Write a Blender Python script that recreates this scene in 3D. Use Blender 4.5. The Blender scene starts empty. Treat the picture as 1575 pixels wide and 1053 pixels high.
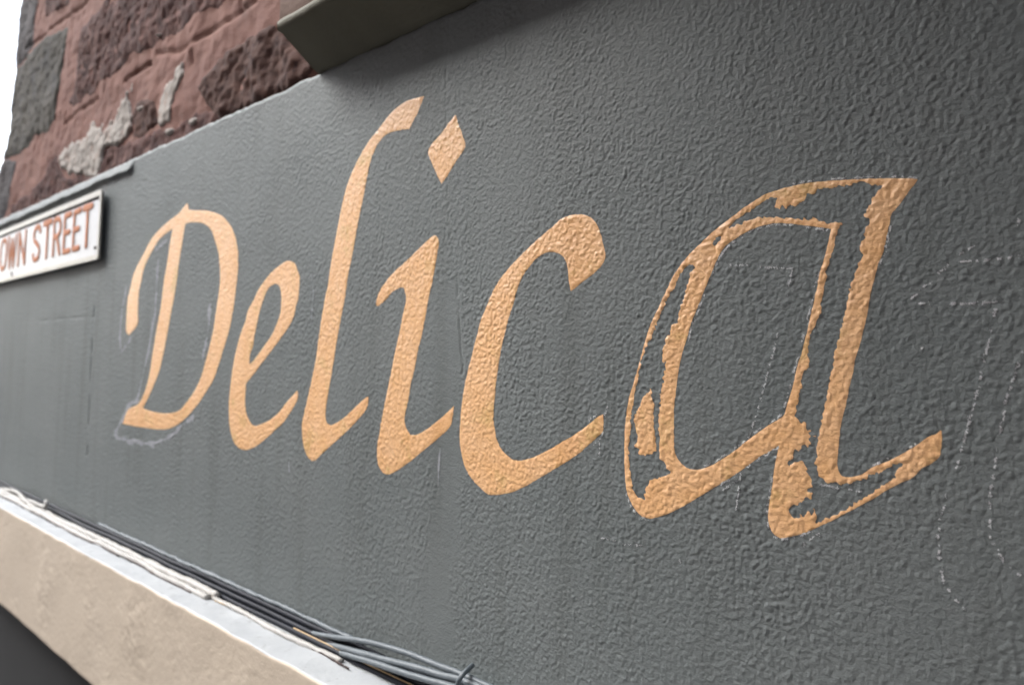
import bpy, bmesh, math, random
import numpy as np
from mathutils import Matrix, Vector

random.seed(7)
scene = bpy.context.scene
COL = scene.collection

# ------------------------------------------------------------------ camera
# photograph 1575 x 1053, focal length in photo pixels, vanishing point of the wall's horizontals
PW, PH, FPX = 1575.0, 1053.0, 1206.0
VPX, VPY = -436.0 - PW / 2, 540.0 - PH / 2
A_OFF = 0.8                       # scale of the place (metres)
PITCH = math.radians(2.5)
_yv = FPX * math.tan(PITCH)
_xv = -math.sqrt(VPX * VPX + VPY * VPY - _yv * _yv)
PSI = math.atan(-_xv * math.cos(PITCH) / FPX)          # angle from the view axis to the wall
ROLL = math.atan2(VPY, VPX) - math.atan2(_yv, _xv)      # image rotation (y down)
CAM_Z = 1.65
CAM_D = A_OFF * math.cos(math.atan(-VPX / FPX))
CAM = np.array([0.0, -CAM_D, CAM_Z])
fw0 = np.array([-math.cos(PSI), math.sin(PSI), 0.0])
rt0 = np.array([math.sin(PSI), math.cos(PSI), 0.0])
up0 = np.array([0, 0, 1.0])
FWD = fw0 * math.cos(PITCH) + up0 * math.sin(PITCH)
UPV = up0 * math.cos(PITCH) - fw0 * math.sin(PITCH)
cr, sr = math.cos(ROLL), math.sin(ROLL)
DN0 = -UPV
# unrolled image axes (right, down) -> rolled by ROLL
RGT = cr * rt0 - sr * DN0
DWN = sr * rt0 + cr * DN0


def ray(px, py):
    dx, dy = px - PW / 2, py - PH / 2
    return FWD * FPX + RGT * dx + DWN * dy


def unproj(px, py, y=0.0):
    """point where the sight line through a photo pixel meets the vertical plane at y"""
    d = ray(px, py)
    t = (y - CAM[1]) / d[1]
    return CAM + d * t


def unproj_z(px, py, z):
    d = ray(px, py)
    t = (z - CAM[2]) / d[2]
    return CAM + d * t


def UV(pts, y=0.0):
    r = [unproj(p[0], p[1], y) for p in pts]
    return np.array([[q[0], q[2]] for q in r])


cam_d = bpy.data.cameras.new("camera")
cam = bpy.data.objects.new("camera", cam_d)
COL.objects.link(cam)
M = Matrix(((RGT[0], -DWN[0], -FWD[0], CAM[0]), (RGT[1], -DWN[1], -FWD[1], CAM[1]),
            (RGT[2], -DWN[2], -FWD[2], CAM[2]), (0, 0, 0, 1)))
cam.matrix_world = M
cam_d.sensor_width = 36.0
cam_d.lens = FPX / PW * 36.0
cam_d.clip_start = 0.02
cam_d.clip_end = 2000
cam_d.dof.use_dof = True
cam_d.dof.focus_distance = 0.64
cam_d.dof.aperture_fstop = 6.4
scene.camera = cam

# ------------------------------------------------------------------ sky and sun
LDIR = Vector((-0.58, -0.44, 0.66)).normalized()      # towards the light
world = bpy.data.worlds.new("World")
scene.world = world
world.use_nodes = True
wn = world.node_tree
for n in list(wn.nodes):
    wn.nodes.remove(n)
sky = wn.nodes.new("ShaderNodeTexSky")
sky.sky_type = 'NISHITA'
sky.sun_disc = False
sky.sun_elevation = math.asin(LDIR.z)
sky.sun_rotation = math.atan2(LDIR.x, LDIR.y)
sky.air_density = 1.0
sky.dust_density = 2.5
sky.ozone_density = 1.0
bg = wn.nodes.new("ShaderNodeBackground")
bg.inputs[1].default_value = 0.15
wo = wn.nodes.new("ShaderNodeOutputWorld")
hs = wn.nodes.new("ShaderNodeHueSaturation")           # thin overcast: the sky's own light, nearly colourless
hs.inputs["Saturation"].default_value = 0.45
wn.links.new(sky.outputs[0], hs.inputs["Color"])
wn.links.new(hs.outputs[0], bg.inputs[0])
wn.links.new(bg.outputs[0], wo.inputs[0])

sun_d = bpy.data.lights.new("sun", 'SUN')
sun_d.energy = 1.2
sun_d.angle = math.radians(42)
sun_d.color = (1.0, 0.985, 0.965)
sun = bpy.data.objects.new("sun", sun_d)
COL.objects.link(sun)
sun.rotation_euler = LDIR.to_track_quat('Z', 'Y').to_euler()
sun.location = (-3, -3, 5)

vs = scene.view_settings
vs.view_transform = 'Standard'
vs.look = 'None'
vs.exposure = 2.1
vs.gamma = 1.0
scene.render.engine = 'CYCLES'
scene.render.resolution_x, scene.render.resolution_y = 1024, 684


# ------------------------------------------------------------------ helpers
def tag(o, label=None, cat=None, group=None, kind=None):
    if label: o['label'] = label
    if cat: o['category'] = cat
    if group: o['group'] = group
    if kind: o['kind'] = kind
    return o


def mesh_obj(name, verts, faces, mat, parent=None, smooth=True):
    me = bpy.data.meshes.new(name)
    verts = np.asarray(verts, dtype=np.float32)
    if isinstance(faces, np.ndarray) and faces.shape[1] == 4:
        nf = len(faces)
        me.vertices.add(len(verts)); me.vertices.foreach_set("co", verts.ravel())
        me.loops.add(nf * 4); me.loops.foreach_set("vertex_index", faces.astype(np.int32).ravel())
        me.polygons.add(nf)
        me.polygons.foreach_set("loop_start", np.arange(0, nf * 4, 4, dtype=np.int32))
        me.polygons.foreach_set("loop_total", np.full(nf, 4, dtype=np.int32))
        me.update(calc_edges=True)
    else:
        me.from_pydata([tuple(map(float, v)) for v in verts], [], [tuple(map(int, f)) for f in faces])
    me.validate()
    if smooth:
        me.polygons.foreach_set("use_smooth", np.ones(len(me.polygons), dtype=bool))
    me.update()
    o = bpy.data.objects.new(name, me)
    COL.objects.link(o)
    if mat: me.materials.append(mat)
    if parent: o.parent = parent
    return o


def empty(name, loc=(0, 0, 0)):
    o = bpy.data.objects.new(name, None)
    COL.objects.link(o)
    o.empty_display_size = 0.1
    return o


def box(name, x0, x1, y0, y1, z0, z1, mat, parent=None):
    v = [(x, y, z) for x in (x0, x1) for y in (y0, y1) for z in (z0, z1)]
    f = [(0, 1, 3, 2), (4, 6, 7, 5), (0, 4, 5, 1), (2, 3, 7, 6), (0, 2, 6, 4), (1, 5, 7, 3)]
    return mesh_obj(name, v, f, mat, parent, smooth=False)


_rng = np.random.default_rng(11)
_perm = _rng.permutation(512).astype(np.int64)
_gang = _rng.random(512) * 2 * math.pi
_gx, _gy = np.cos(_gang), np.sin(_gang)


def noise(x, y, scale, seed=0):
    """gradient noise, cell size 'scale' metres, about -1..1"""
    x = np.asarray(x, float) / scale + seed * 17.31
    y = np.asarray(y, float) / scale + seed * 9.77
    xi = np.floor(x).astype(np.int64); yi = np.floor(y).astype(np.int64)
    xf = x - xi; yf = y - yi

    def g(ix, iy, dx, dy):
        h = _perm[(_perm[(ix + seed * 31) & 511] + iy) & 511]
        return _gx[h] * dx + _gy[h] * dy
    u = xf * xf * xf * (xf * (xf * 6 - 15) + 10)
    v = yf * yf * yf * (yf * (yf * 6 - 15) + 10)
    a = g(xi, yi, xf, yf); b = g(xi + 1, yi, xf - 1, yf)
    c = g(xi, yi + 1, xf, yf - 1); d = g(xi + 1, yi + 1, xf - 1, yf - 1)
    return 1.5 * ((a + (b - a) * u) + ((c + (d - c) * u) - (a + (b - a) * u)) * v)


_jx, _jy, _jr, _jh = (_rng.random(512) for _ in range(4))


def pebbles(x, y, cell, seed, r0=.42, r1=.78):
    """rounded grains of uneven size and height, 0..1"""
    x = np.asarray(x, float) / cell; y = np.asarray(y, float) / cell
    xi = np.floor(x).astype(np.int64); yi = np.floor(y).astype(np.int64)
    out = np.zeros(x.shape)
    for i in (-1, 0, 1):
        for j in (-1, 0, 1):
            k = _perm[(_perm[(xi + i + seed * 37) & 511] + yi + j) & 511]
            d2 = (x - xi - i - _jx[k]) ** 2 + (y - yi - j - _jy[k]) ** 2
            r = r0 + (r1 - r0) * _jr[k]
            b = np.clip(1 - d2 / (r * r), 0, 1)
            out = np.maximum(out, (.35 + .65 * _jh[k]) * b * b * (3 - 2 * b))
    return out


def smooth_poly(P, n=3, corner=50):
    """Catmull-Rom through a closed outline, keeping sharp corners"""
    P = np.asarray(P, float); N = len(P); out = []
    sharp = []
    for i in range(N):
        a = P[i] - P[i - 1]; b = P[(i + 1) % N] - P[i]
        ang = abs(math.degrees(math.atan2(a[0] * b[1] - a[1] * b[0], a @ b)))
        sharp.append(ang > corner)
    for i in range(N):
        p1, p2 = P[i], P[(i + 1) % N]
        p0 = 2 * p1 - p2 if sharp[i] else P[i - 1]
        p3 = 2 * p2 - p1 if sharp[(i + 1) % N] else P[(i + 2) % N]
        for k in range(n):
            t = k / n
            out.append(0.5 * (2 * p1 + (p2 - p0) * t + (2 * p0 - 5 * p1 + 4 * p2 - p3) * t * t
                              + (3 * p1 - p0 - 3 * p2 + p3) * t ** 3))
    return np.array(out)


def seg_dist(X, Z, P, closed):
    d2 = np.full(X.shape, 1e9)
    n = len(P)
    for i in range(n if closed else n - 1):
        a = P[i]; b = P[(i + 1) % n]; e = b - a
        L = e @ e + 1e-18
        t = np.clip(((X - a[0]) * e[0] + (Z - a[1]) * e[1]) / L, 0, 1)
        d2 = np.minimum(d2, (X - a[0] - t * e[0]) ** 2 + (Z - a[1] - t * e[1]) ** 2)
    return np.sqrt(d2)


def sdf(X, Z, P):
    """signed distance to a closed outline, negative inside"""
    d = seg_dist(X, Z, P, True)
    ins = np.zeros(X.shape, bool); n = len(P)
    for i in range(n):
        x1, z1 = P[i]; x2, z2 = P[(i + 1) % n]
        if z1 == z2: continue
        c = ((z1 > Z) != (z2 > Z)) & (X < (x2 - x1) * (Z - z1) / (z2 - z1) + x1)
        ins ^= c
    return np.where(ins, -d, d)


def patch(xs, zs, F, Y, name, mat, parent, XYZ=None):
    """the part of the grid where F < 0, cut smoothly along F = 0; Y is the height field"""
    nz, nx = F.shape
    ins = F < 0
    vid = -np.ones(F.shape, dtype=np.int64)
    rr, cc = np.nonzero(ins)
    vid[rr, cc] = np.arange(len(rr))
    if XYZ is None:
        XYZ = np.stack([np.repeat(xs[None, :], nz, 0), Y, np.repeat(zs[:, None], nx, 1)], -1)
    verts = list(XYZ[rr, cc])
    faces = []
    cnt = ins[:-1, :-1].astype(int) + ins[1:, :-1] + ins[:-1, 1:] + ins[1:, 1:]
    fr, fc = np.nonzero(cnt == 4)
    for r, c in zip(fr, fc):
        faces.append((vid[r, c], vid[r, c + 1], vid[r + 1, c + 1], vid[r + 1, c]))
    cut = {}

    def edge(p, q):
        k = (p, q) if p < q else (q, p)
        if k not in cut:
            f0, f1 = F[k[0]], F[k[1]]
            t = f0 / (f0 - f1)
            verts.append(XYZ[k[0]] + (XYZ[k[1]] - XYZ[k[0]]) * t)
            cut[k] = len(verts) - 1
        return cut[k]
    mr, mc = np.nonzero((cnt > 0) & (cnt < 4))
    for r, c in zip(mr, mc):
        loop = [(r, c), (r, c + 1), (r + 1, c + 1), (r + 1, c)]
        poly = []
        for i in range(4):
            p, q = loop[i], loop[(i + 1) % 4]
            if ins[p]: poly.append(vid[p])
            if ins[p] != ins[q]: poly.append(edge(p, q))
        if len(poly) >= 3: faces.append(tuple(poly))
    if not faces: return None
    return mesh_obj(name, verts, faces, mat, parent)


def tube(name, pts, rad, mat, parent=None, seg=8, lump=0.0, seed=0):
    P = np.array(pts, float)
    # resample smoothly
    Q = []
    n = len(P)
    for i in range(n - 1):
        p0 = P[max(i - 1, 0)]; p1 = P[i]; p2 = P[i + 1]; p3 = P[min(i + 2, n - 1)]
        m = max(2, int(np.linalg.norm(p2 - p1) / 0.006))
        m = min(m, 60)
        for k in range(m):
            t = k / m
            Q.append(0.5 * (2 * p1 + (p2 - p0) * t + (2 * p0 - 5 * p1 + 4 * p2 - p3) * t * t
                            + (3 * p1 - p0 - 3 * p2 + p3) * t ** 3))
    Q.append(P[-1]); Q = np.array(Q)
    T = np.gradient(Q, axis=0); T /= np.linalg.norm(T, axis=1)[:, None] + 1e-12
    verts, faces = [], []
    for i, (q, t) in enumerate(zip(Q, T)):
        u = np.cross(t, (0, 1.0, 0.2)); u /= np.linalg.norm(u); v = np.cross(t, u)
        for k in range(seg):
            a = 2 * math.pi * k / seg
            r = rad
            if lump:
                r *= 1 + lump * float(noise(q[0] * 1.0 + 3 * math.cos(a) * .004, q[2] + .004 * 3 * math.sin(a), 0.013, 40 + seed)) \
                       + lump * .8 * float(noise(q[0], a * .01, 0.04, 44 + seed))
            verts.append(q + r * (u * math.cos(a) + v * math.sin(a)))
        if i:
            b = (i - 1) * seg
            for k in range(seg):
                faces.append((b + k, b + (k + 1) % seg, b + seg + (k + 1) % seg, b + seg + k))
    faces.append(tuple(range(seg))[::-1])
    b = (len(Q) - 1) * seg
    faces.append(tuple(b + k for k in range(seg)))
    return mesh_obj(name, verts, faces, mat, parent)


# ------------------------------------------------------------------ materials
def make_mat(name, c1, c2=None, scale=8.0, rough=0.6, bump=0.0, bscale=300.0, spec=0.5, c3=None, s3=30.0, t3=(0.6, 0.7),
             detail=6.0, roughvar=0.0, streak=None, bump2=0.0, b2scale=250.0):
    m = bpy.data.materials.new(name); m.use_nodes = True
    nt = m.node_tree; b = nt.nodes["Principled BSDF"]
    b.inputs["Roughness"].default_value = rough
    b.inputs["Specular IOR Level"].default_value = spec
    geo = nt.nodes.new("ShaderNodeNewGeometry")
    pos = geo.outputs["Position"]
    if c2 is None:
        b.inputs["Base Color"].default_value = (*c1, 1)
        colout = None
    else:
        nz = nt.nodes.new("ShaderNodeTexNoise"); nz.inputs["Scale"].default_value = scale
        nz.inputs["Detail"].default_value = detail; nz.inputs["Roughness"].default_value = 0.65
        nt.links.new(pos, nz.inputs["Vector"])
        rp = nt.nodes.new("ShaderNodeValToRGB")
        rp.color_ramp.elements[0].position = 0.33; rp.color_ramp.elements[0].color = (*c1, 1)
        rp.color_ramp.elements[1].position = 0.67; rp.color_ramp.elements[1].color = (*c2, 1)
        nt.links.new(nz.outputs["Fac"], rp.inputs["Fac"])
        colout = rp.outputs["Color"]
        if c3:
            n3 = nt.nodes.new("ShaderNodeTexNoise"); n3.inputs["Scale"].default_value = s3
            n3.inputs["Detail"].default_value = 8; n3.inputs["Roughness"].default_value = 0.7
            nt.links.new(pos, n3.inputs["Vector"])
            r3 = nt.nodes.new("ShaderNodeValToRGB")
            r3.color_ramp.elements[0].position = t3[0]; r3.color_ramp.elements[0].color = (0, 0, 0, 1)
            r3.color_ramp.elements[1].position = t3[1]; r3.color_ramp.elements[1].color = (1, 1, 1, 1)
            nt.links.new(n3.outputs["Fac"], r3.inputs["Fac"])
            mx = nt.nodes.new("ShaderNodeMix"); mx.data_type = 'RGBA'
            nt.links.new(r3.outputs["Color"], mx.inputs[0])
            nt.links.new(colout, mx.inputs[6]); mx.inputs[7].default_value = (*c3, 1)
            colout = mx.outputs[2]
        if streak:
            mp = nt.nodes.new("ShaderNodeMapping"); mp.inputs["Scale"].default_value = (26, 26, 2.2)
            nt.links.new(pos, mp.inputs["Vector"])
            ns = nt.nodes.new("ShaderNodeTexNoise"); ns.inputs["Scale"].default_value = 1.0; ns.inputs["Detail"].default_value = 5
            nt.links.new(mp.outputs[0], ns.inputs["Vector"])
            r4 = nt.nodes.new("ShaderNodeValToRGB")
            r4.color_ramp.elements[0].position = .52; r4.color_ramp.elements[0].color = (0, 0, 0, 1)
            r4.color_ramp.elements[1].position = .78; r4.color_ramp.elements[1].color = (.55, .55, .55, 1)
            nt.links.new(ns.outputs["Fac"], r4.inputs["Fac"])
            m4 = nt.nodes.new("ShaderNodeMix"); m4.data_type = 'RGBA'
            nt.links.new(r4.outputs["Color"], m4.inputs[0]); nt.links.new(colout, m4.inputs[6]); m4.inputs[7].default_value = (*streak, 1)
            colout = m4.outputs[2]
        nt.links.new(colout, b.inputs["Base Color"])
        if roughvar:
            mr = nt.nodes.new("ShaderNodeMapRange")
            mr.inputs[3].default_value = rough - roughvar; mr.inputs[4].default_value = rough + roughvar
            nt.links.new(nz.outputs["Fac"], mr.inputs[0]); nt.links.new(mr.outputs[0], b.inputs["Roughness"])
    if bump:
        n2 = nt.nodes.new("ShaderNodeTexNoise"); n2.inputs["Scale"].default_value = bscale
        n2.inputs["Detail"].default_value = 4
        nt.links.new(pos, n2.inputs["Vector"])
        bp = nt.nodes.new("ShaderNodeBump"); bp.inputs["Strength"].default_value = 1.0
        bp.inputs["Distance"].default_value = bump
        nt.links.new(n2.outputs["Fac"], bp.inputs["Height"])
        if bump2:
            n5 = nt.nodes.new("ShaderNodeTexNoise"); n5.inputs["Scale"].default_value = b2scale
            n5.inputs["Detail"].default_value = 2.5; n5.inputs["Roughness"].default_value = .55
            nt.links.new(pos, n5.inputs["Vector"])
            p5 = nt.nodes.new("ShaderNodeBump"); p5.inputs["Strength"].default_value = 1.0
            p5.inputs["Distance"].default_value = bump2
            nt.links.new(n5.outputs["Fac"], p5.inputs["Height"])
            nt.links.new(bp.outputs["Normal"], p5.inputs["Normal"])
            nt.links.new(p5.outputs["Normal"], b.inputs["Normal"])
        else:
            nt.links.new(bp.outputs["Normal"], b.inputs["Normal"])
    return m


MAT = {
    'wall': make_mat("grey_masonry_paint", (.150, .171, .172), (.173, .192, .192), 5, .58, .0003, 900, .2, roughvar=.08,
                     c3=(.17, .187, .188), s3=38, t3=(.55, .72), streak=(.112, .124, .120), bump2=.0006, b2scale=420),
    'letter': make_mat("peach_sign_paint", (.80, .455, .205), (.83, .51, .275), 30, .36, .0003, 900, .5, c3=(.62, .41, .16), s3=17, t3=(.54, .70), streak=(.66, .33, .12), bump2=.0006, b2scale=330),
    'chalk': make_mat("white_chalk", (.54, .555, .57), None, rough=.95, spec=.1),
    'faint': make_mat("rubbed_chalk", (.26, .275, .295), (.36, .375, .40), 60, .9, 0, spec=.1),
    'mortar': make_mat("pink_mortar", (.225, .118, .094), (.175, .09, .074), 9, .9, .0010, 260, .2, c3=(.15, .085, .07), s3=12, t3=(.56, .72)),
    'stone': make_mat("dark_red_sandstone", (.045, .022, .021), (.095, .045, .038), 24, .9, .0011, 260, .15, c3=(.17, .09, .075), s3=30, t3=(.52, .68)),
    'stone2': make_mat("brown_sandstone", (.06, .034, .03), (.10, .052, .04), 30, .9, .0011, 260, .15, c3=(.05, .03, .03), s3=50, t3=(.56, .66)),
    'quoin': make_mat("grey_weathered_stone", (.05, .048, .042), (.075, .069, .058), 9, .9, .0012, 120, .2, c3=(.05, .05, .052), s3=14, t3=(.5, .65)),
    'quoin2': make_mat("blue_grey_stone", (.052, .05, .054), (.085, .075, .075), 9, .9, .001, 120, .2),
    'lime': make_mat("limewash", (.33, .30, .27), (.40, .375, .345), 40, .9, .0012, 130, .2, c3=(.26, .19, .16), s3=32, t3=(.54, .66)),
    'sill': make_mat("sill_stone", (.22, .15, .125), (.30, .22, .185), 14, .85, .001, 150, .25),
    'soffit': make_mat("grey_green_paint", (.115, .11, .08), (.14, .133, .098), 8, .8, .0005, 200, .4),
    'cream': make_mat("cream_masonry_paint", (.54, .46, .365), (.56, .48, .385), 6, .65, .0003, 350, .4, c3=(.52, .445, .35), s3=60, t3=(.58, .75), bump2=.0006, b2scale=120),
    'white': make_mat("white_gloss_paint", (.37, .39, .405), (.44, .46, .47), 20, .55, .0006, 180, .35, c3=(.25, .255, .255), s3=55, t3=(.58, .7)),
    'wcable': make_mat("painted_over_cable", (.36, .35, .325), (.42, .41, .39), 40, .55, .0008, 160, .4, c3=(.27, .21, .14), s3=60, t3=(.59, .68)),
    'black': make_mat("black_sheath", (.008, .010, .016), (.014, .017, .026), 30, .55, .0002, 400, .2),
    'gcable': make_mat("grey_painted_cable", (.09, .11, .124), (.12, .142, .157), 40, .5, .0006, 220, .5),
    'tan': make_mat("tan_wire", (.42, .28, .13), (.5, .36, .2), 60, .5),
    'sign': make_mat("white_enamel", (.40, .41, .43), (.45, .455, .47), 12, .35, .0002, 90, .5, c3=(.52, .50, .47), s3=26, t3=(.6, .74)),
    'signrim': make_mat("yellowed_enamel_rim", (.42, .395, .33), (.46, .45, .405), 30, .4, .0004, 150, .5, c3=(.3, .22, .15), s3=46, t3=(.62, .7)),
    'rust': make_mat("rust_orange_letter", (.50, .165, .05), (.43, .135, .045), 40, .6, .0003, 200, .4, c3=(.26, .09, .05), s3=50, t3=(.62, .78)),
    'dark': make_mat("dark_rust", (.03, .022, .02), (.06, .035, .03), 60, .8),
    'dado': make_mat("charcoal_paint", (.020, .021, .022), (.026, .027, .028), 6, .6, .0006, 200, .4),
    'pave': make_mat("paving_grey", (.09, .088, .085), (.12, .115, .11), 3, .9, .002, 90, .3),
    'road': make_mat("asphalt", (.045, .045, .047), (.06, .06, .06), 10, .9, .004, 120, .3),
}

# ------------------------------------------------------------------ reference lines of the place
ZL = float(np.mean([unproj(*p, -.008)[2] for p in ((0, 750), (200, 844), (400, 946), (600, 1047))]))      # top of the ledge
ZT = float(np.mean([unproj(*p, .0)[2] for p in ((482, 107), (345, 175), (205, 246), (100, 292), (20, 328))]))   # top edge of the render
YF = float(np.mean([unproj_z(*p, ZL)[1] for p in ((82, 824), (188, 888), (335, 962), (486, 1039))]))            # face of the fascia
ZB = float(np.mean([unproj(*p, YF)[2] for p in ((33, 961), (79, 998), (137, 1052))]))
print("levels", ZL, ZT, YF, ZB, [unproj_z(200, y, ZL)[1] for y in (835, 842, 855, 868, 880, 895)])
XR = unproj(1575, 526)[0]                         # right edge of the picture on the wall
XL = unproj(-42, 440)[0]                          # left corner of the rendered wall
GROUND = 0.0

# cracks, joints, smoothed bands
CRACK1 = UV([(694, -20), (690, 60), (686, 100), (685, 150), (686, 200), (688, 345 - 60), (690, 345), (697, 385), (702, 420), (704, 455)])
CRACK2 = UV([(705, 470), (708, 510), (709, 540), (713, 556), (711, 575)])
JOINT = UV([(145, 470), (143, 500), (140, 560), (138, 620), (134, 700)])
JOINTH = UV([(60, 494), (105, 489), (146, 487)])
BAND = UV([(686, 470), (690, 560), (684, 640), (690, 720), (686, 800), (676, 880), (674, 985)])
LIPX = unproj(206, 256)[0]


def wall_h(X, Z):
    """relief of the roughcast (metres towards the street), same for wall and paint on it"""
    X = np.asarray(X, float); Z = np.asarray(Z, float)
    wx = X + .0010 * noise(X, Z, .009, 5); wz = Z + .0010 * noise(X, Z, .009, 6)
    def rot(x, z, a): return x * math.cos(a) - z * math.sin(a), x * math.sin(a) + z * math.cos(a)
    p1 = pebbles(*rot(wx, wz, .6), .0054, 1, .36, .66)
    p2 = pebbles(*rot(wx, wz, 1.25), .0040, 2, .32, .60)
    n2 = noise(*rot(wx, wz, .25), .0024, 2)
    n3 = noise(*rot(X, Z, .9), .0100, 3)
    h = 1.10 * p1 + .80 * p2 + .06 * n2 + .22 * n3
    amp = .00047 * (1 + .4 * noise(X, Z, .10, 4))
    band = seg_dist(X, Z, BAND, False)
    wdt = .012 + .014 * noise(X, Z, .05, 8)
    smooth = np.clip((band - wdt) / .016, .10, 1.0)
    rip = .00016 * noise(X * .35, Z + .3 * X, .006, 9) * (1 - smooth)
    out = amp * h * smooth + rip + .0012 * noise(X, Z, .22, 7)
    for P, w, dp in ((CRACK1, .0014, .0006), (CRACK2, .0017, .0008), (JOINT, .0020, .0032), (JOINTH, .002, .0008)):
        d = seg_dist(X, Z, P, False)
        br = np.clip(.55 + 1.1 * noise(X, Z, .03, 12), 0.05, 1)
        out = out - dp * br * np.exp(-(d / w) ** 2)
    # thick lip left of the sign's top edge
    below = (ZT - Z) + .003 * noise(X, 0 * X, .06, 15)
    wd = .025 + .003 * noise(X, 0 * X, .1, 16)
    end = np.sqrt(np.clip((LIPX - X) / .02, 0, 1))
    lip = np.clip(below / wd, 0, 1) * np.clip((wd * (.55 + .45 * end) + .006 - below) / .006, 0, 1)
    out = out + .0085 * lip * (end > 0) * np.clip(end * 1.6, 0, 1)
    return out


# ------------------------------------------------------------------ rendered wall
xr_far = 1.4
XB = unproj(704, 650)[0]                              # finer lattice right of this, where the camera is close
xs_near = np.concatenate([np.arange(XB, XR + .05, .00098), np.linspace(XR + .05, xr_far, 160)[1:]])
zs_near = np.arange(ZL - .02, ZT + .004, .00098)
xl = [XB + .03]
while xl[-1] > XL: xl.append(xl[-1] - .0013 * max(1.0, -xl[-1] / 1.2))
xs_far = np.array(xl[::-1])
zs_far = np.arange(ZL - .02, ZT + .004, .0015)


def coat(xs, zs, name):
    XX, ZZ = np.meshgrid(xs, zs)
    HH = wall_h(XX, ZZ)
    edge_z = ZT + .0026 * noise(XX[0], 0 * XX[0], .05, 21) + .0015 * noise(XX[0], 0 * XX[0], .014, 22)
    EZ = np.minimum(ZZ, edge_z[None, :])
    dt = np.clip((edge_z[None, :] - EZ) / .009, 0, 1)
    round_t = (1 - np.sqrt(np.clip(1 - (1 - dt) ** 2, 0, 1))) * .009
    dl = np.clip((XX - XL) / .012, 0, 1)
    round_l = (1 - np.sqrt(np.clip(1 - (1 - dl) ** 2, 0, 1))) * .02
    YY = -HH + round_t + round_l
    YY[-1, :] += .03                                  # last row tucks back behind the edge
    return grid_mesh(name, XX, YY, EZ, MAT['wall'], wall)


def grid_mesh(name, X, Y, Z, mat, parent):
    nr, nc = X.shape
    v = np.stack([X, Y, Z], -1).reshape(-1, 3)
    i = np.arange(nr * nc).reshape(nr, nc)
    f = np.stack([i[:-1, :-1], i[:-1, 1:], i[1:, 1:], i[1:, :-1]], -1).reshape(-1, 4)
    return mesh_obj(name, v, f, mat, parent)


wall = empty("rendered_wall")
tag(wall, "grey painted roughcast wall carrying the hand-painted peach lettering", "wall", kind="thing")
coat(xs_near[xs_near > XB - .0001], zs_near, "render_coat")
coat(xs_far[xs_far < XB + .0016], zs_far, "render_coat")
box("wall_core", XL + .02, xr_far, .03, .32, GROUND, ZT - .012, MAT['mortar'], wall)


# ------------------------------------------------------------------ painted letters
D_OUT = [(288.7, 312), (290.7, 322.7), (303, 323.7), (318, 324), (335, 328.7), (344.7, 334.7), (355, 348), (360.7, 361), (364.7, 377),
         (366.4, 393), (366, 413), (364, 433), (360.7, 463), (356.7, 488.7), (352, 511), (346, 531), (339, 554), (328.7, 584), (318, 601),
         (306, 620), (290, 638.7), (276.7, 650.7), (260.7, 658.7), (244.7, 660), (226, 658), (207, 655), (189, 651), (192, 641), (197, 628),
         (208.7, 624), (216.7, 616), (224.7, 597), (230.7, 573), (235, 544.7), (242, 504.7), (247, 478), (250, 454), (253, 430), (256.7, 409),
         (262, 374.7), (266, 352), (256.7, 358.7), (247, 366.7), (239, 378.7), (228.7, 397), (220.7, 417), (216.7, 437), (214, 450),
         (212.7, 476.7), (212, 499), (199, 515), (194.7, 510), (194.7, 488.7), (196.7, 460.7), (201, 442), (204.7, 425), (211, 409), (222, 389),
         (232.7, 369), (244.7, 354.7), (260.7, 340), (275, 328.7), (283, 318.7)]
D_IN = [(286, 344), (294, 342), (310, 342.7), (320.7, 349), (327, 360), (334, 382.7), (337, 401), (338, 420), (337.7, 438.7), (333, 472.7),
        (328.7, 504.7), (323, 531), (315, 560.7), (310, 578.7), (300.7, 598.7), (288.7, 617), (276.7, 630.7), (263, 635), (244.7, 634.7),
        (223, 628.7), (221, 625), (226, 616), (235, 597), (244.7, 573), (248.7, 558), (255, 528.7), (263, 483), (269, 450), (272, 430),
        (275, 406.7), (280.7, 372), (284.7, 349)]
E_OUT = [(381, 478), (390.5, 460), (396, 447.6), (402, 438), (410.5, 426.7), (419, 417), (431.4, 407.6), (440, 401.7), (447.6, 401.7),
         (454.3, 405.7), (458, 415), (461, 423.8), (461.4, 433), (460.5, 446.7), (458.6, 461), (455, 472.4), (452.4, 485.7), (445.7, 499),
         (439, 509.5), (431.4, 520), (422, 532.4), (411.4, 546.7), (401, 560), (393, 571.4), (386.7, 579.5), (379.5, 588.9), (378.3, 598),
         (377.2, 613), (378.3, 628.4), (381, 640.5), (387, 651), (393, 655), (405, 651), (417.5, 644), (429.6, 633), (440, 619),
         (449.4, 608.6), (457, 600), (458.5, 610), (455.4, 619), (446, 634.4), (435.7, 649.6), (425, 659.5), (411.4, 672.4), (396, 684.6),
         (384, 690.6), (375, 691.4), (367, 687.6), (359.7, 678.5), (355, 663), (353, 645), (352.6, 623.8), (354.4, 598), (357, 575),
         (359, 561), (362.9, 541), (367.6, 522.9), (373, 505.7), (378, 491.4)]
E_IN = [(423.8, 436), (428.6, 439), (431.4, 445.7), (432.4, 456), (432, 470.5), (430.5, 482.9), (424.8, 499), (417, 516), (406.7, 530.5),
        (397, 544.8), (389.5, 555), (383.8, 560.5), (384.3, 546.7), (388.6, 533), (391.4, 516), (396, 494), (399, 480), (401, 472.4),
        (404.8, 461), (410.5, 446.7), (416, 440)]
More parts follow.
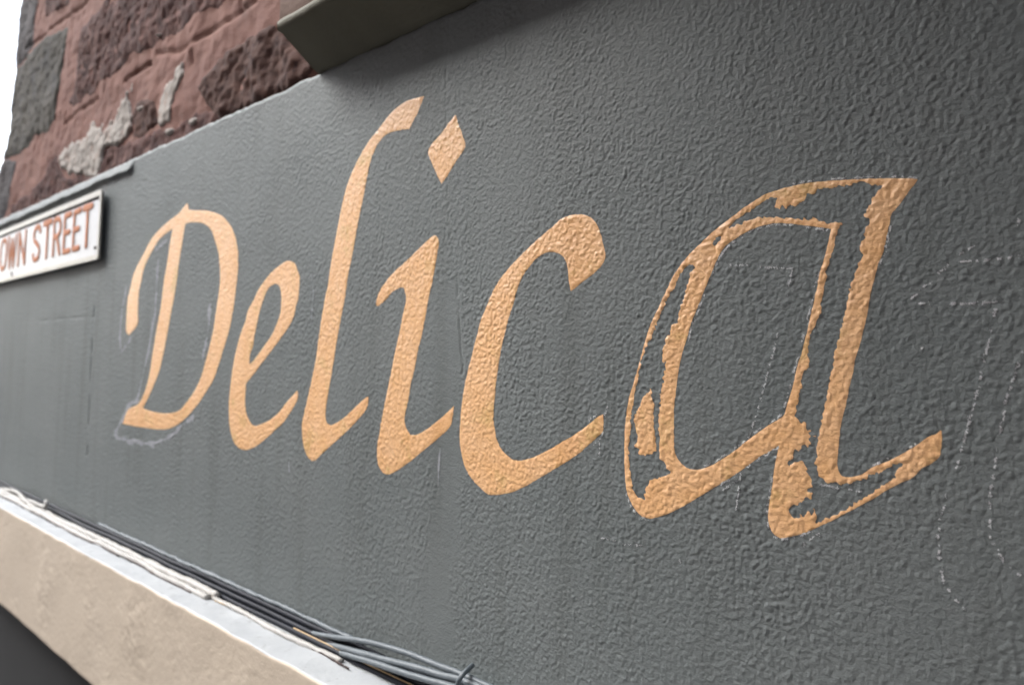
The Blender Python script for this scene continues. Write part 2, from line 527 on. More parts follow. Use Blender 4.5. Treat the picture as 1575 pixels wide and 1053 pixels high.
L_OUT = [(652.4, 148.3), (637, 152), (622, 158), (606.7, 169.6), (594.5, 183), (582.3, 200), (570, 215), (556.4, 236.7), (544, 261),
         (533.5, 288.5), (531.6, 295), (524, 328.8), (516.4, 370), (510, 405), (505.7, 437), (501, 457.4), (493.5, 500), (486, 552),
         (479.8, 582.4), (470.3, 625), (465, 649), (465, 666), (467.7, 687), (473.7, 702), (480.6, 708.8), (487.4, 705.7), (497.7, 695.4),
         (525, 671.4), (545.7, 651), (561, 633.7), (566.6, 623.4), (567.5, 609), (556, 617.4), (533.7, 639), (520, 649), (509, 654),
         (503, 649), (501, 637), (503, 616.6), (508, 589), (512.6, 562.6), (519.4, 520), (525.5, 488), (531.6, 457.4), (536, 426),
         (543, 392.8), (550, 353), (557.5, 315), (564.4, 280), (570, 252), (577.7, 230.6), (585.3, 217), (594.5, 207.7), (606.7, 202.4),
         (630.3, 198.6), (635.6, 188), (644.8, 169.6)]
I_OUT = [(665.7, 363), (671, 363), (674.9, 370), (673.3, 383.6), (668.8, 409.5), (664, 437), (659.6, 456), (655, 483), (649, 515),
         (642.9, 539.7), (638.3, 567), (633, 588), (628, 618), (623, 642), (625.4, 657.7), (631.4, 668), (641.7, 668), (657, 660),
         (679.4, 642), (699, 623.8), (696.6, 640.6), (692.3, 656), (672.6, 674.9), (652, 692), (631.4, 709), (614.3, 721), (602.3, 728),
         (593.7, 728.9), (586.9, 722.9), (581.7, 710.9), (580.9, 690), (583.4, 671.4), (588.6, 642), (595.4, 606), (601.7, 576),
         (607.8, 542.8), (614, 515), (620, 483), (624.6, 460.5), (621.5, 442), (614, 443), (603, 449.8), (592.6, 462), (582, 471),
         (578.9, 470.4), (582, 453), (594, 433), (606.3, 418.7), (627.6, 398.9), (647.4, 379)]
I_DOT = [(701, 176.5), (705, 191), (710.3, 204.7), (715.6, 226), (702.7, 245.8), (689, 268.7), (679, 283), (670.7, 265.6), (663, 247.3),
         (658.5, 234.4), (666, 220), (678.3, 206), (689, 191)]
C_OUT = [(877.5, 447.8), (875, 432), (873.3, 415.7), (870, 400.8), (861.8, 391), (851.9, 387.6), (840.3, 388.4), (825.5, 397.5), (814, 410.7),
         (805.7, 422), (797.4, 440.4), (792.4, 458.6), (787.5, 475), (782.5, 491.5), (774.3, 524.5), (769.3, 549), (765.2, 577.3), (762, 607),
         (759.8, 638), (760.3, 649.6), (763.6, 671), (771, 689), (782.5, 701.6), (792.4, 707.4), (807.3, 707), (823.8, 701.6), (845.3, 691),
         (865, 679.3), (885, 667.8), (909.7, 649.6), (919.6, 640.5), (927.8, 637), (928.3, 661), (919.6, 671), (898, 691), (873.3, 709),
         (848.6, 724), (823.8, 738.8), (799, 752), (782.5, 757.7), (757.8, 761), (744.6, 755.3), (729.7, 740.4), (716.5, 720.6),
         (710.7, 700.8), (707.4, 679.3), (708.3, 648), (711.6, 615), (718, 579), (726.4, 546), (734.7, 513), (741.3, 488), (748, 473),
         (754.5, 457), (766, 433.8), (782.5, 412.4), (802.4, 391), (825.5, 369.4), (848.6, 349.6), (865, 335.6), (883.2, 329.8), (898, 330.3),
         (913, 338), (922, 354.6), (927.8, 376), (931, 392.5), (926, 407.4), (913, 420.6), (898, 432), (883.2, 443.7)]
A_OUT = [(1000, 797), (985, 791), (974, 776.6), (964, 752.6), (961, 711), (961, 678), (962, 650), (967.5, 612.8), (973, 594), (977.4, 579),
         (986.9, 545), (996.3, 511), (1008, 483.4), (1016.9, 464.6), (1025.4, 445.7), (1033, 430), (1041, 416), (1061.4, 390), (1095.7, 357.7),
         (1121.4, 337), (1147, 318), (1172.9, 301), (1195, 292.6), (1220, 285.5), (1240, 282), (1273.8, 278), (1312, 276), (1354.6, 274),
         (1386.6, 274), (1411.7, 275.5), (1397, 295), (1382, 316), (1371, 328.6), (1367.5, 345), (1362, 369.7), (1357.6, 388), (1351, 405),
         (1341.5, 440.5), (1337, 461.8), (1334, 483), (1327.8, 507.5), (1321.7, 532), (1315.6, 551.7), (1312.4, 571.4), (1306.7, 594.3),
         (1301, 622.9), (1295, 645.7), (1291.4, 672.4), (1289.5, 693.3), (1287.6, 710.5), (1291.4, 727.6), (1297, 732.4), (1306.7, 733.3),
         (1323.8, 729.5), (1342.9, 718), (1365.7, 708.6), (1388.6, 697), (1407.6, 685.7), (1426.7, 672.4), (1440, 666.7), (1447.6, 660),
         (1448.6, 680), (1446.7, 693.3), (1445.7, 701), (1434, 711.4), (1417, 721), (1403.8, 734.3), (1388.6, 741), (1365.7, 752.4),
         (1341, 767.6), (1312.4, 782.9), (1283.8, 798), (1255, 811.4), (1232.4, 821), (1213, 825.7), (1200, 826.7), (1190.5, 821),
         (1184.8, 811.4), (1181.3, 794.3), (1183.8, 771.4), (1187.6, 750.5), (1190.5, 725.7), (1195, 701), (1198.5, 684.5), (1179, 697),
         (1168.4, 702.3), (1135.7, 726.4), (1103, 747), (1072.3, 765.7), (1044, 782), (1022, 791.9)]
A_H1 = [(1219, 344.5), (1195, 343), (1178, 345.7), (1155.7, 353.4), (1135, 364.6), (1116.3, 378.3), (1104.3, 397), (1095.7, 417.7), (1082, 450.9),
        (1071.7, 476.6), (1063, 498.9), (1056.3, 522.9), (1049.4, 545), (1043.4, 574.3), (1040.6, 597), (1037.4, 628), (1037.4, 667.4),
        (1038.5, 693.6), (1044, 706.7), (1057, 718.7), (1074.5, 721.5), (1092, 716.5), (1111.6, 705.6), (1135.7, 689), (1159.7, 669.6),
        (1181.5, 654.3), (1204.5, 640), (1209.5, 626.7), (1217, 602), (1222, 584.8), (1226, 565), (1232.6, 544), (1237, 527.3), (1242.5, 506),
        (1247, 484.7), (1251.6, 464.9), (1256.2, 443.5), (1261.5, 418), (1269.2, 391), (1275.3, 365), (1278.4, 352.2), (1263, 350), (1240, 346.9)]
A_H2 = [(1121.4, 350.9), (1131.7, 338.9), (1152.3, 326), (1176.3, 309.7), (1186.6, 302.9), (1195, 305), (1190, 318), (1199, 323), (1204, 316),
        (1209.8, 322), (1215, 314), (1222, 318), (1234, 310), (1243.3, 296.6), (1255.5, 298), (1258, 292), (1264.7, 290.5), (1281.4, 288),
        (1305.8, 284.4), (1327, 281), (1339.3, 283.6), (1357.6, 286), (1348.5, 296.6), (1340, 308.8), (1333, 321), (1328.7, 330.9),
        (1337.8, 334.7), (1333, 350), (1327.9, 366.7), (1321.8, 385), (1325.6, 392.6), (1319.5, 409), (1312.6, 426.8), (1306.5, 455.7),
        (1301, 471), (1295.8, 495), (1291, 515), (1285, 539.5), (1280, 566), (1276.2, 584.8), (1272.4, 609.5), (1265.7, 640), (1260, 668.6),
        (1256.2, 689.5), (1255.2, 710.5), (1257, 727.6), (1261, 733.3), (1268.6, 741), (1282, 741), (1293.3, 744.8), (1306.7, 742),
        (1331.4, 737), (1337, 729.5), (1358, 724.8), (1373.3, 716), (1393.3, 710.5), (1381, 720), (1372.4, 730.5), (1376, 733.3),
        (1365.7, 742.9), (1350.5, 750.5), (1331.4, 763.8), (1312.4, 775), (1293.3, 786.7), (1274.3, 794.3), (1255, 803.8), (1257, 794.3),
        (1252.4, 782.9), (1249.5, 790.5), (1243.8, 786.7), (1238, 792), (1232.4, 790), (1228, 796), (1224.8, 788.6), (1222, 796), (1215, 786.7),
        (1214.3, 779), (1224.8, 777), (1234.3, 769.5), (1239, 765.7), (1247.6, 768.6), (1249.5, 758), (1242, 756), (1243.8, 752.4),
        (1250.5, 748.6), (1246.7, 731.4), (1241, 723.8), (1237, 708.6), (1222.9, 710.5), (1215, 716), (1212.4, 712.4), (1219, 702.9), (1221, 697),
        (1222, 689.5), (1227.6, 693.3), (1234.3, 689.5), (1238, 683.8), (1242, 687.6), (1247.6, 680), (1242, 674.3), (1255, 670.5),
        (1243.8, 665.5), (1253.3, 659), (1242, 662.9), (1239, 657), (1244.8, 647.6), (1232.4, 648.6), (1222.9, 640), (1225.7, 624.8),
        (1231.4, 602), (1234.3, 584.8), (1236, 569.5), (1242, 567.6), (1246.3, 557.8), (1242.5, 544), (1247, 516.7), (1254.7, 496.9),
        (1262.3, 478.6), (1263.8, 461.8), (1268.4, 437.4), (1272, 413), (1275.3, 403), (1283, 378.9), (1289, 353), (1293.6, 346.9),
        (1299.7, 345.3), (1289, 342.3), (1280, 342.3), (1263, 339.2), (1254, 334.7), (1240.3, 337.7), (1220.5, 336.2), (1190, 334),
        (1164.3, 334.6), (1138.6, 344)]
A_H3 = [(1063, 405.7), (1068, 410.9), (1061, 424.6), (1054.6, 450.9), (1046, 476.6), (1040, 497), (1032.3, 499.7), (1030.6, 510.9), (1025.4, 517.7),
        (1021, 531.4), (1018.6, 543.4), (1018.6, 557), (1024.6, 557), (1022.9, 567.4), (1020.3, 581), (1018.6, 599), (1015.5, 623.7),
        (1013.3, 649.9), (1014.4, 684.8), (1015.5, 704.5), (1024.3, 715.4), (1035, 725.3), (1022, 731.8), (1004.6, 736), (997, 743.8),
        (992.6, 754.7), (992.6, 766.8), (982.8, 764.6), (974, 750.4), (970.8, 728.5), (968.6, 711), (967.5, 689), (970, 667.4), (970.8, 645.5),
        (973, 623.7), (977.3, 601.8), (984.3, 565.7), (992.9, 536.6), (1003, 516), (1010, 498.9), (1016.9, 481.7), (1027, 457.7), (1039, 438.9),
        (1047.7, 420)]
A_ISL = [(1001, 596.4), (1002.4, 610.6), (1006.8, 621.5), (1005.7, 641), (1007.9, 660.8), (1011, 693.6), (1000, 698), (980.6, 700),
         (982.8, 691.4), (977.3, 684.8), (980.6, 671.7), (978.4, 660.8), (976, 647.7), (978.4, 634.6), (986, 621.5), (988, 610.6), (997, 605)]
A_H4 = [(1097, 374), (1103, 366), (1111, 361), (1106, 370), (1100, 377)]
A_BLOB = [(1289, 291), (1293, 289), (1296, 292), (1293, 294.5), (1290, 294)]


def lattice(x0, x1, z0, z1):
    xs, zs = (xs_near, zs_near) if .5 * (x0 + x1) > XB else (xs_far, zs_far)
    return xs[(xs > x0) & (xs < x1)], zs[(zs > z0) & (zs < z1)]


def letter(label, add, sub=(), ragged=(), islands=(), edge=.0005):
    allp = np.concatenate([UV(p) for p in add])
    x0, z0 = allp.min(0) - .006; x1, z1 = allp.max(0) + .006
    xs, zs = lattice(x0, x1, z0, z1)
    X, Z = np.meshgrid(xs, zs)
    H = wall_h(X, Z)
    F = np.full(X.shape, 1e3)
    for p in add: F = np.minimum(F, sdf(X, Z, UV(smooth_poly(p))))
    for p in sub: F = np.maximum(F, -sdf(X, Z, UV(smooth_poly(p))))
    hm = wall_h(X, Z) - .0012 * noise(X, Z, .22, 7)
    rag = .0010 * noise(X, Z, .0040, 31) + .0011 * noise(X + .6 * Z, Z * .35, .0022, 35) + 1.6 * (.0003 - hm)
    for p in ragged: F = np.maximum(F, -(sdf(X, Z, UV(smooth_poly(p, 2, 35))) - rag))
    for p in islands: F = np.minimum(F, sdf(X, Z, UV(smooth_poly(p, 2, 35))) + rag)
    F = F + edge * (.5 * noise(X, Z, .004, 33) + .5 * noise(X, Z, .011, 34))
    o = patch(xs, zs, F, -H - .00010 - .00025 * np.clip(-F / .0015, 0, 1), "painted_letter", MAT['letter'], wall)
    o['label'] = label
    return o


letter("peach painted capital letter D with a curved swash on its left", [D_OUT], [D_IN])
letter("peach painted small letter e", [E_OUT], [E_IN])
letter("tall peach painted letter l with a flag-like top", [L_OUT])
letter("peach painted letter i with a diamond dot above it", [I_OUT, I_DOT])
letter("peach painted letter c with a heavy upper hook", [C_OUT])
letter("half filled-in peach painted letter a with ragged brush edges", [A_OUT, A_BLOB], [A_H1], [A_H2, A_H3, A_H4], [A_ISL], .0004)


# ------------------------------------------------------------------ chalk
def chalk(name, lines, dens=1.0, size=.00034, spread=.00045, label=None):
    V, Fc = [], []
    rs = np.random.default_rng(len(name) + len(lines) * 7)
    for L in lines:
        P = UV(L)
        for a, b in zip(P[:-1], P[1:]):
            n = max(1, int(np.linalg.norm(b - a) / .00011 * dens))
            t = rs.random(n)
            q = a + (b - a) * t[:, None] + rs.normal(0, spread, (n, 2))
            h = wall_h(q[:, 0], q[:, 1])
            gap = noise(q[:, 0], q[:, 1], .012, 51)
            rel = h - wall_h(q[:, 0] + .0026, q[:, 1] - .002)
            keep = (rel > .00000) & (gap > -.42)
            for x, z in q[keep]:
                r = size * rs.uniform(.5, 1.3); a0 = rs.uniform(0, 6.28); st = len(V)
                for k in range(5):
                    a1 = a0 + k * 1.2566
                    V.append((x + r * math.cos(a1) * rs.uniform(.7, 1.2), z + r * math.sin(a1) * rs.uniform(.7, 1.2)))
                Fc.append(tuple(range(st, st + 5)))
    V = np.array(V)
    V = np.stack([V[:, 0], -wall_h(V[:, 0], V[:, 1]) - .00016, V[:, 1]], -1)
    o = mesh_obj(name, V, Fc, MAT['chalk'], wall, smooth=False)
    o['kind'] = 'stuff'
    if label: o['label'] = label
    return o


def off(P, dx, dy):
    return [(x + dx, y + dy) for x, y in P]


chalk("chalk_dots", [off(A_OUT[23:30], 0, -2.5), off(A_OUT[32:37], 2.5, 0), off(A_OUT[54:60], -1, -2.5), off(A_OUT[72:82], -1.5, 2.5),
                     off(A_OUT[82:88], -2, 2.5), off(A_OUT[83:86], 0, 3), off(A_OUT[0:4], -2.5, 2)], 1.3, label="white chalk outline round the letter a")
chalk("chalk_dots", [off(A_H1[0:8], 1.5, 2), off(A_H1[8:12], 3, 0), off(A_H1[20:27], -1, -2.5), off(A_H1[27:38], -3, -1), off(A_H1[40:43], 0, 2.5)], 1.3,
      label="white chalk line inside the letter a")
chalk("chalk_line", [[(1118, 407), (1150, 408)], [(1170, 411), (1196, 412), (1219, 413)], [(1219, 413), (1213, 440), (1208, 467)],
                     [(1197, 513), (1186, 556), (1175, 598), (1165, 632), (1155, 665)], [(1140, 728), (1136, 760), (1132, 790)],
                     [(1112, 754), (1126, 744), (1138, 737)]], .8, label="thin chalk guide lines inside the letter a")
chalk("chalk_line", [[(1401, 459.5), (1420, 442), (1441, 422.5), (1456, 407), (1471, 394), (1487, 385), (1504, 375)],
                     [(1471, 401.6), (1496, 401.6), (1520, 400), (1538, 397.8), (1574, 394), (1600, 392)],
                     [(1409, 466), (1430, 467), (1485, 467), (1534, 464)], [(1533, 465), (1528, 490), (1520, 525), (1508, 580)],
                     [(1508, 580), (1490, 650), (1470, 720)], [(1456, 761), (1447, 795), (1443, 825), (1445, 860), (1451, 891), (1464, 915), (1483, 935)],
                     [(1574, 540), (1546, 619), (1534, 692), (1522.6, 758), (1522.6, 825), (1549, 871), (1574, 886)], [(1566, 345), (1568, 334)],
                     [(1417, 536), (1419, 531)]], .9, label="dotted white chalk sketch of the next letter")
chalk("chalk_line", [[(935, 624), (930, 638)], [(930, 640), (932, 655), (925, 672), (912, 684)], [(905, 647), (918, 637)], [(923, 680), (922, 700)],
                     [(1266, 817), (1250, 826), (1236, 838)], [(1263, 745), (1292, 751)], [(1300, 751), (1326, 756)], [(960, 836), (988, 838)],
                     [(925, 826), (950, 832)], [(1046, 860), (1047, 866)]], .9, label="stray chalk flecks by the letters c and a")


def smear(lines, w, label, strength=.35):
    P = [UV(L) for L in lines]
    allp = np.concatenate(P)
    x0, z0 = allp.min(0) - .02; x1, z1 = allp.max(0) + .02
    xs, zs = lattice(x0, x1, z0, z1)
    X, Z = np.meshgrid(xs, zs)
    H = wall_h(X, Z)
    F = np.full(X.shape, 1e3)
    for p in P: F = np.minimum(F, seg_dist(X, Z, p, False))
    F = F - w * (strength +   .45 * noise(X, Z, .008, 61) + .6 * noise(X, Z, .03, 62))
    o = patch(xs, zs, F, -H - .0003, "chalk_smear", MAT['faint'], wall)
    if o: o['label'] = label; o['kind'] = 'stuff'


smear([[(242, 430), (239, 483), (232.7, 518), (227, 550), (223, 564), (216.7, 593), (211, 616), (197, 625), (187, 648), (178, 665), (179, 672),
        (202, 678.7), (234, 682.7), (252.7, 676), (271, 665), (283, 652), (298, 640)],
       [(195, 442), (187, 483), (184.7, 516.7), (186, 542), (193, 534), (200.7, 522)], [(245, 395), (242, 430)],
       [(323, 470), (320.7, 510), (312.7, 547)], [(240, 385), (258, 370)]], .0080, "rubbed out chalk shadowing the letter D", .50)
smear([[(480, 420), (483, 450), (479, 500)], [(461, 596), (462, 610)], [(444, 700), (446, 725)], 
       [(683, 650), (676, 700), (673, 760)]],
      .0026, "faint chalk traces between the letters e and c", .25)

# ------------------------------------------------------------------ stone wall, upper left
YS = .014                                            # face of the masonry lies behind the render
stone_wall = empty("stone_wall")
tag(stone_wall, "dark red sandstone masonry with wide pink pointing above the grey wall", "wall", kind="thing")
LEFT = [(34, -40), (34, 0), (29, 34), (24, 95), (22, 125), (17, 178), (12, 210), (3, 252), (-8, 290), (-20, 335), (-30, 372)]
MORT = LEFT + [(492, 120), (492, -40)]
GROOVES = [[(40, 75), (51, 68), (72, 51), (96, 30), (120, 14), (140, -4)],
           [(240, 82), (274, 79), (300, 61.5), (329, 44), (360, 26), (396, -2)],
           [(191, 125), (208, 111), (231, 97)], [(98, 190), (120, 172), (150, 152)], [(295, 78), (296, 95)], [(370, -4), (370, 14)]]
GP = [UV(g, YS) for g in GROOVES]


def mort_h(X, Z):
    h = .004 * noise(X, Z, .09, 71) + .002 * noise(X, Z, .03, 72) + .0012 * noise(X * .5, Z, .012, 73)
    for k, g in enumerate(GP):
        d = seg_dist(X, Z, g, False)
        h = h - (.0055 if k != 2 else .008) * np.exp(-(d / .0045) ** 2)
    return h


def stone_patch(name, pts, mat, prou, rough, roundw, seed, label=None, cell=.004, hf=None, parent=stone_wall, edge=.004, sm=True):
    P = UV(smooth_poly(pts, 3, 60) if sm else pts, YS)
    x0, z0 = P.min(0) - .01; x1, z1 = P.max(0) + .01
    xs = np.arange(x0, x1, cell); zs = np.arange(z0, z1, cell)
    X, Z = np.meshgrid(xs, zs)
    F = sdf(X, Z, P) + edge * 1.2 * noise(X, Z, .016, seed) + edge * 1.8 * noise(X, Z, .05, seed + 1)
    base = mort_h(X, Z)
    t = np.clip(-F / roundw, 0, 1)
    dome = prou * np.sqrt(np.clip(1 - (1 - t) ** 2, 0, 1))
    rgh = rough * (.6 * noise(X, Z, .022, seed + 2) + .7 * noise(X * .7, Z, .011, seed + 3) + 1.1 * noise(X, Z, .06, seed + 4)) * t
    Y = YS - (base + dome - .0015 + (rgh if hf is None else hf(X, Z) * t))
    o = patch(xs, zs, F, Y, name, mat, parent)
    if o and label: o['label'] = label
    return o


# pointing / bedding mortar
Pm = UV(MORT, YS)
xs_m = np.arange(Pm[:, 0].min() - .01, Pm[:, 0].max() + .01, .005)
zs_m = np.arange(ZT - .05, Pm[:, 1].max() + .05, .005)
Xm, Zm = np.meshgrid(xs_m, zs_m)
Fm = sdf(Xm, Zm, Pm) + .003 * noise(Xm, Zm, .03, 75)
tm = np.clip(-Fm / .02, 0, 1)
patch(xs_m, zs_m, Fm, YS - mort_h(Xm, Zm) + .02 * (1 - np.sqrt(1 - (1 - tm) ** 2)), "mortar", MAT['mortar'], stone_wall)
x_core = UV([(45, 0)], YS)[0][0]
box("masonry_core", x_core, xr_far, YS + .022, .33, ZT - .012, CAM_Z + 2.6, MAT['mortar'], stone_wall)

stone_patch("stone", [(33, -30), (34, 0), (29, 34), (25, 80), (23, 108), (34, 96), (49, 75), (53, 51), (56, 22), (59, 0), (60, -30)],
            MAT['quoin2'], .0045, .0012, .03, 80, "smooth blue-grey corner stone at the top edge")
stone_patch("stone", [(51, 73), (72, 57), (97, 44), (104, 45), (101, 77), (94, 111), (90.6, 137), (85.5, 178), (80, 192.5), (75, 204), (56, 209.6),
                      (42.7, 226.7), (29, 237), (5, 246), (12, 212), (17, 178), (22, 125), (24, 108), (36, 95)],
            MAT['quoin'], .0048, .0013, .03, 90, "large smooth grey corner stone")
stone_patch("stone", [(4, 252), (25, 244), (22, 262), (19, 280), (14, 314), (3, 336), (-28, 356), (-20, 330), (-8, 290)],
            MAT['quoin2'], .0045, .0014, .03, 100, "dark corner stone above the street sign")
stone_patch("stone", [(70, -25), (70, 0), (69, 28), (74, 24), (96, 14), (109, 0), (128, -25)], MAT['stone'], .004, .002, .016, 110)
stone_patch("stone", [(165, -30), (161, 0), (152, 14), (145, 19), (137, 34), (126.5, 39), (123, 60), (118, 94), (116, 113), (118, 125), (106, 154),
                      (109, 166), (126.5, 162), (130, 149), (145, 142), (154, 126.5), (171, 119.7), (188, 106), (201.7, 87), (231, 77), (243, 65),
                      (262, 56), (282.7, 46), (293, 34), (300, 22), (318.6, 19), (342.6, 10), (352, 0), (372, -30)],
            MAT['stone'], .0045, .0030, .03, 120, "big rough dark red block")
stone_patch("stone", [(426, 34), (430, 49), (445, 65), (477.6, 89), (488, 101), (470, 124), (428, 145), (394, 162), (342.6, 186), (320, 164), (308, 137),
                      (313.5, 123), (325.5, 111), (334, 97), (356, 73.5), (376.8, 63), (394, 49.6), (411, 41)],
            MAT['stone2'], .007, .0042, .016, 130, "pitted brown-red block beside the window sill")
stone_patch("stone", [(73.5, 243.8), (89, 240), (95.7, 262.6), (109, 271), (133, 269), (154, 261), (162, 228), (181, 223), (205, 216), (231, 204),
                      (262, 197), (292, 180), (322, 168), (380, 166), (345, 190), (240, 244), (188, 268), (137, 297), (96, 314), (51, 334), (17, 344), (19, 314), (43, 297), (60, 281), (70, 269)],
            MAT['stone'], .0045, .0026, .014, 140, "worn dark stone course along the top of the grey wall")
stone_patch("stone", [(206, 165), (222, 150), (236, 160), (240, 190), (226, 204), (206, 214), (200, 200)], MAT['stone2'], .004, .003, .012, 150)
stone_patch("limewash_patch", [(184.6, 178), (186, 159), (193, 150), (196, 137), (200, 137), (201, 154), (205, 163), (201.7, 194), (193, 209.6), (166, 225),
                               (160.7, 249), (148.7, 267.7), (119.7, 271), (102.6, 264), (92, 252), (97.4, 233.5), (119.7, 221.5), (136.8, 204),
                               (143.6, 192.5), (154, 192), (159, 206), (171, 194), (181, 179)],
            MAT['lime'], .0062, .0022, .012, 160, "large ragged whitish limewash patch", edge=.011)
stone_patch("limewash_patch", [(281, 101), (282.7, 109), (279, 121), (272.5, 123), (270.8, 137), (267, 154), (265.6, 171), (262, 185), (254, 196), (247, 192),
                               (246, 178), (252, 159), (257, 128), (270.8, 113), (277.6, 102.6)],
            MAT['lime'], .0055, .0015, .006, 170, "narrow whitish limewash streak", edge=.007)
for k, (cx, cy, r) in enumerate([(218, 168, 4), (300, 187, 5), (265, 203, 4), (246, 55, 3.5)]):
    stone_patch("limewash_patch", [(cx + r * 1.2 * math.cos(a) + r * .5 * math.sin(a), cy - r * 1.3 * math.sin(a)) for a in np.linspace(0, 6.283, 9)[:-1]],
                MAT['lime'], .0085, .001, .005, 180 + k, edge=.002)

# ------------------------------------------------------------------ window sill
sill = empty("window_sill")
tag(sill, "projecting stone window sill with dark grey-green painted underside", "window sill")
pw = unproj(491, 102, 0.0); pw[2] = ZT - .003
ysf = -.085 * A_OFF
pf = unproj(430, 46, ysf)
xs0 = pw[0]; skew = (pf[0] - pw[0]) / ysf
zb_w = pw[2]; zb_f = pf[2]
# body: stone front with a slightly rounded arris, built as a swept profile with a little waviness
nx = 120
sx = np.linspace(xs0, xr_far, nx)
prof = [(.03, zb_w + .02), (ysf + .004, zb_f + .006), (ysf, zb_f + .012), (ysf - .001, zb_f + .05), (ysf, zb_f + .118), (ysf + .006, zb_f + .126), (.03, zb_f + .15)]
X = np.array([sx + skew * min(p[0], 0) for p in prof])
Y = np.array([[p[0] + .0012 * float(noise(x, p[1], .06, 201)) for x in sx] for p in prof])
Z = np.array([[p[1] + .0012 * float(noise(x, p[0], .08, 202)) for x in sx] for p in prof])
o = grid_mesh("sill_stone", X, Y, Z, MAT['sill'], sill)
mesh_obj("sill_end", [(xs0 + skew * min(p[0], 0), p[0], p[1]) for p in prof], [tuple(range(len(prof)))], MAT['sill'], sill, smooth=False)
prof2 = [(.02, zb_w - .001), (.0, zb_w), (-.008, zb_w + .003), (ysf + .006, zb_f - .002), (ysf - .0015, zb_f - .001), (ysf - .003, zb_f + .006), (ysf - .002, zb_f + .011), (ysf + .01, zb_f + .012)]
nx2 = 500
sx2 = np.linspace(xs0 - .003, xr_far, nx2)
X = np.array([sx2 + skew * min(p[0], 0) for p in prof2])
Y = np.array([p[0] + .0010 * noise(sx2, 0 * sx2 + p[1], .03, 203) for p in prof2])
Z = np.array([p[1] + .0014 * noise(sx2, 0 * sx2 + p[0], .035, 204) for p in prof2])
grid_mesh("soffit", X, Y, Z, MAT['soffit'], sill)
o = mesh_obj("soffit_end", [(xs0 - .003 + skew * min(p[0], 0), p[0], p[1]) for p in prof2], [tuple(range(len(prof2)))], MAT['soffit'], sill, smooth=False)

# ------------------------------------------------------------------ ledge below the wall
ledge = empty("shopfront_ledge")
tag(ledge, "cream painted fascia ledge with white top below the lettered wall", "ledge")
XLL = unproj(-60, 780, YF)[0]
rr_ = .004
prof = [(.02, ZL)] + [(y, ZL) for y in np.linspace(-.004, YF + rr_, 22)]
prof += [(YF + rr_ - rr_ * math.sin(a), ZL - rr_ + rr_ * math.cos(a)) for a in np.linspace(.25, math.pi / 2, 6)]
n_top = len(prof)
prof += [(YF, z) for z in np.arange(ZL - rr_ - .003, ZB + .008, -.0032)]
prof += [(YF + .004 - .004 * math.cos(a), ZB + .006 - .006 * math.sin(a)) for a in np.linspace(.3, math.pi / 2, 4)] + [(-.01, ZB), (.03, ZB)]
lx = [unproj(800, 1053)[0] + .25]
while lx[-1] > XLL: lx.append(lx[-1] - .0032 * max(1, -lx[-1] / 1.2))
lx = np.concatenate([np.array(lx[::-1]), np.linspace(lx[0], xr_far, 60)[1:]])
PX, PI_ = np.meshgrid(lx, np.arange(len(prof)))
PYv = np.array([p[0] for p in prof])[:, None] + 0 * PX
PZv = np.array([p[1] for p in prof])[:, None] + 0 * PX
arc = np.cumsum([0] + [math.hypot(prof[i + 1][0] - prof[i][0], prof[i + 1][1] - prof[i][1]) for i in range(len(prof) - 1)])[:, None] + 0 * PX
hl = .0006 * noise(PX, arc, .012, 210) + .0004 * noise(PX, arc, .006, 211) + .0022 * noise(PX, arc, .15, 212) + .0009 * noise(PX, arc, .035, 213)
smo = np.clip(.45 + .9 * noise(PX, arc, .12, 214), .15, 1)
hl = hl * smo + .0010 * noise(PX, arc, .10, 215)
istop = (PI_ < n_top - 3)
PYn = PYv - np.where(istop, 0, hl)
PZn = PZv + np.where(PI_ < n_top, .6 * hl + .0014 * noise(PX, arc, .05, 216), 0)
PYn -= np.where((PI_ >= n_top - 6), .0015 * noise(PX, 0 * PX, .16, 217), 0)
# lower edge slightly wavy
PZn += np.where(PI_ > len(prof) - 8, .0018 * noise(PX, 0 * PX, .14, 218), 0)
cut = n_top - 4.2 + .8 * noise(PX, 0 * PX, .09, 219) + .5 * noise(PX, 0 * PX, .02, 220)
VV = np.stack([PX, PYn, PZn], -1)[::-1]
Fl = (PI_ - cut)[::-1]
patch(None, None, Fl, None, "ledge_top", MAT['white'], ledge, VV)
patch(None, None, -Fl, None, "fascia", MAT['cream'], ledge, VV)

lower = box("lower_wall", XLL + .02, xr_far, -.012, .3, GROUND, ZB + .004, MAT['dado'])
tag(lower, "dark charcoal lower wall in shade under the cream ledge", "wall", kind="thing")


# ------------------------------------------------------------------ cables on the ledge
def pl(pts, y):
    return [unproj(p[0], p[1], y if len(p) == 2 else p[2]) for p in pts]


def along(x_from, x_to, y, dz, wob, seed, n=26, wy=.5):
    """a cable lying on the ledge, from photo column x_from to x_to (columns taken on the wall)"""
    xa = unproj(x_from, 900, 0)[0]; xb = unproj(x_to, 900, 0)[0]
    out = []
    for t in np.linspace(0, 1, n):
        x = xa + (xb - xa) * t
        out.append((x, y + wob * wy * float(noise(x, 0, .16, seed)), ZL + dz + wob * .5 * abs(float(noise(x, 3, .2, seed + 1)))))
    return out


g = "black cables along the ledge"
for k, (yy, dz, rad, lab) in enumerate([(-.0050, .0150, .0036, "black cable lying tight against the grey wall, highest of the bundle"),
                                        (-.0085, .0082, .0038, "middle black cable of the bundle on the ledge"),
                                        (-.0150, .0032, .0034, "black cable lying outermost on the white ledge")]):
    c = tube("cable", along(-60, 900, yy, dz, .0045, 300 + 5 * k, 40), rad, MAT['black'], seg=8)
    tag(c, lab, "cable", g)
c = tube("wire", along(470, 900, -.0150, .0072, .002, 330, 20), .0012, MAT['tan'], seg=6)
tag(c, "thin tan wire between the black cables", "wire")

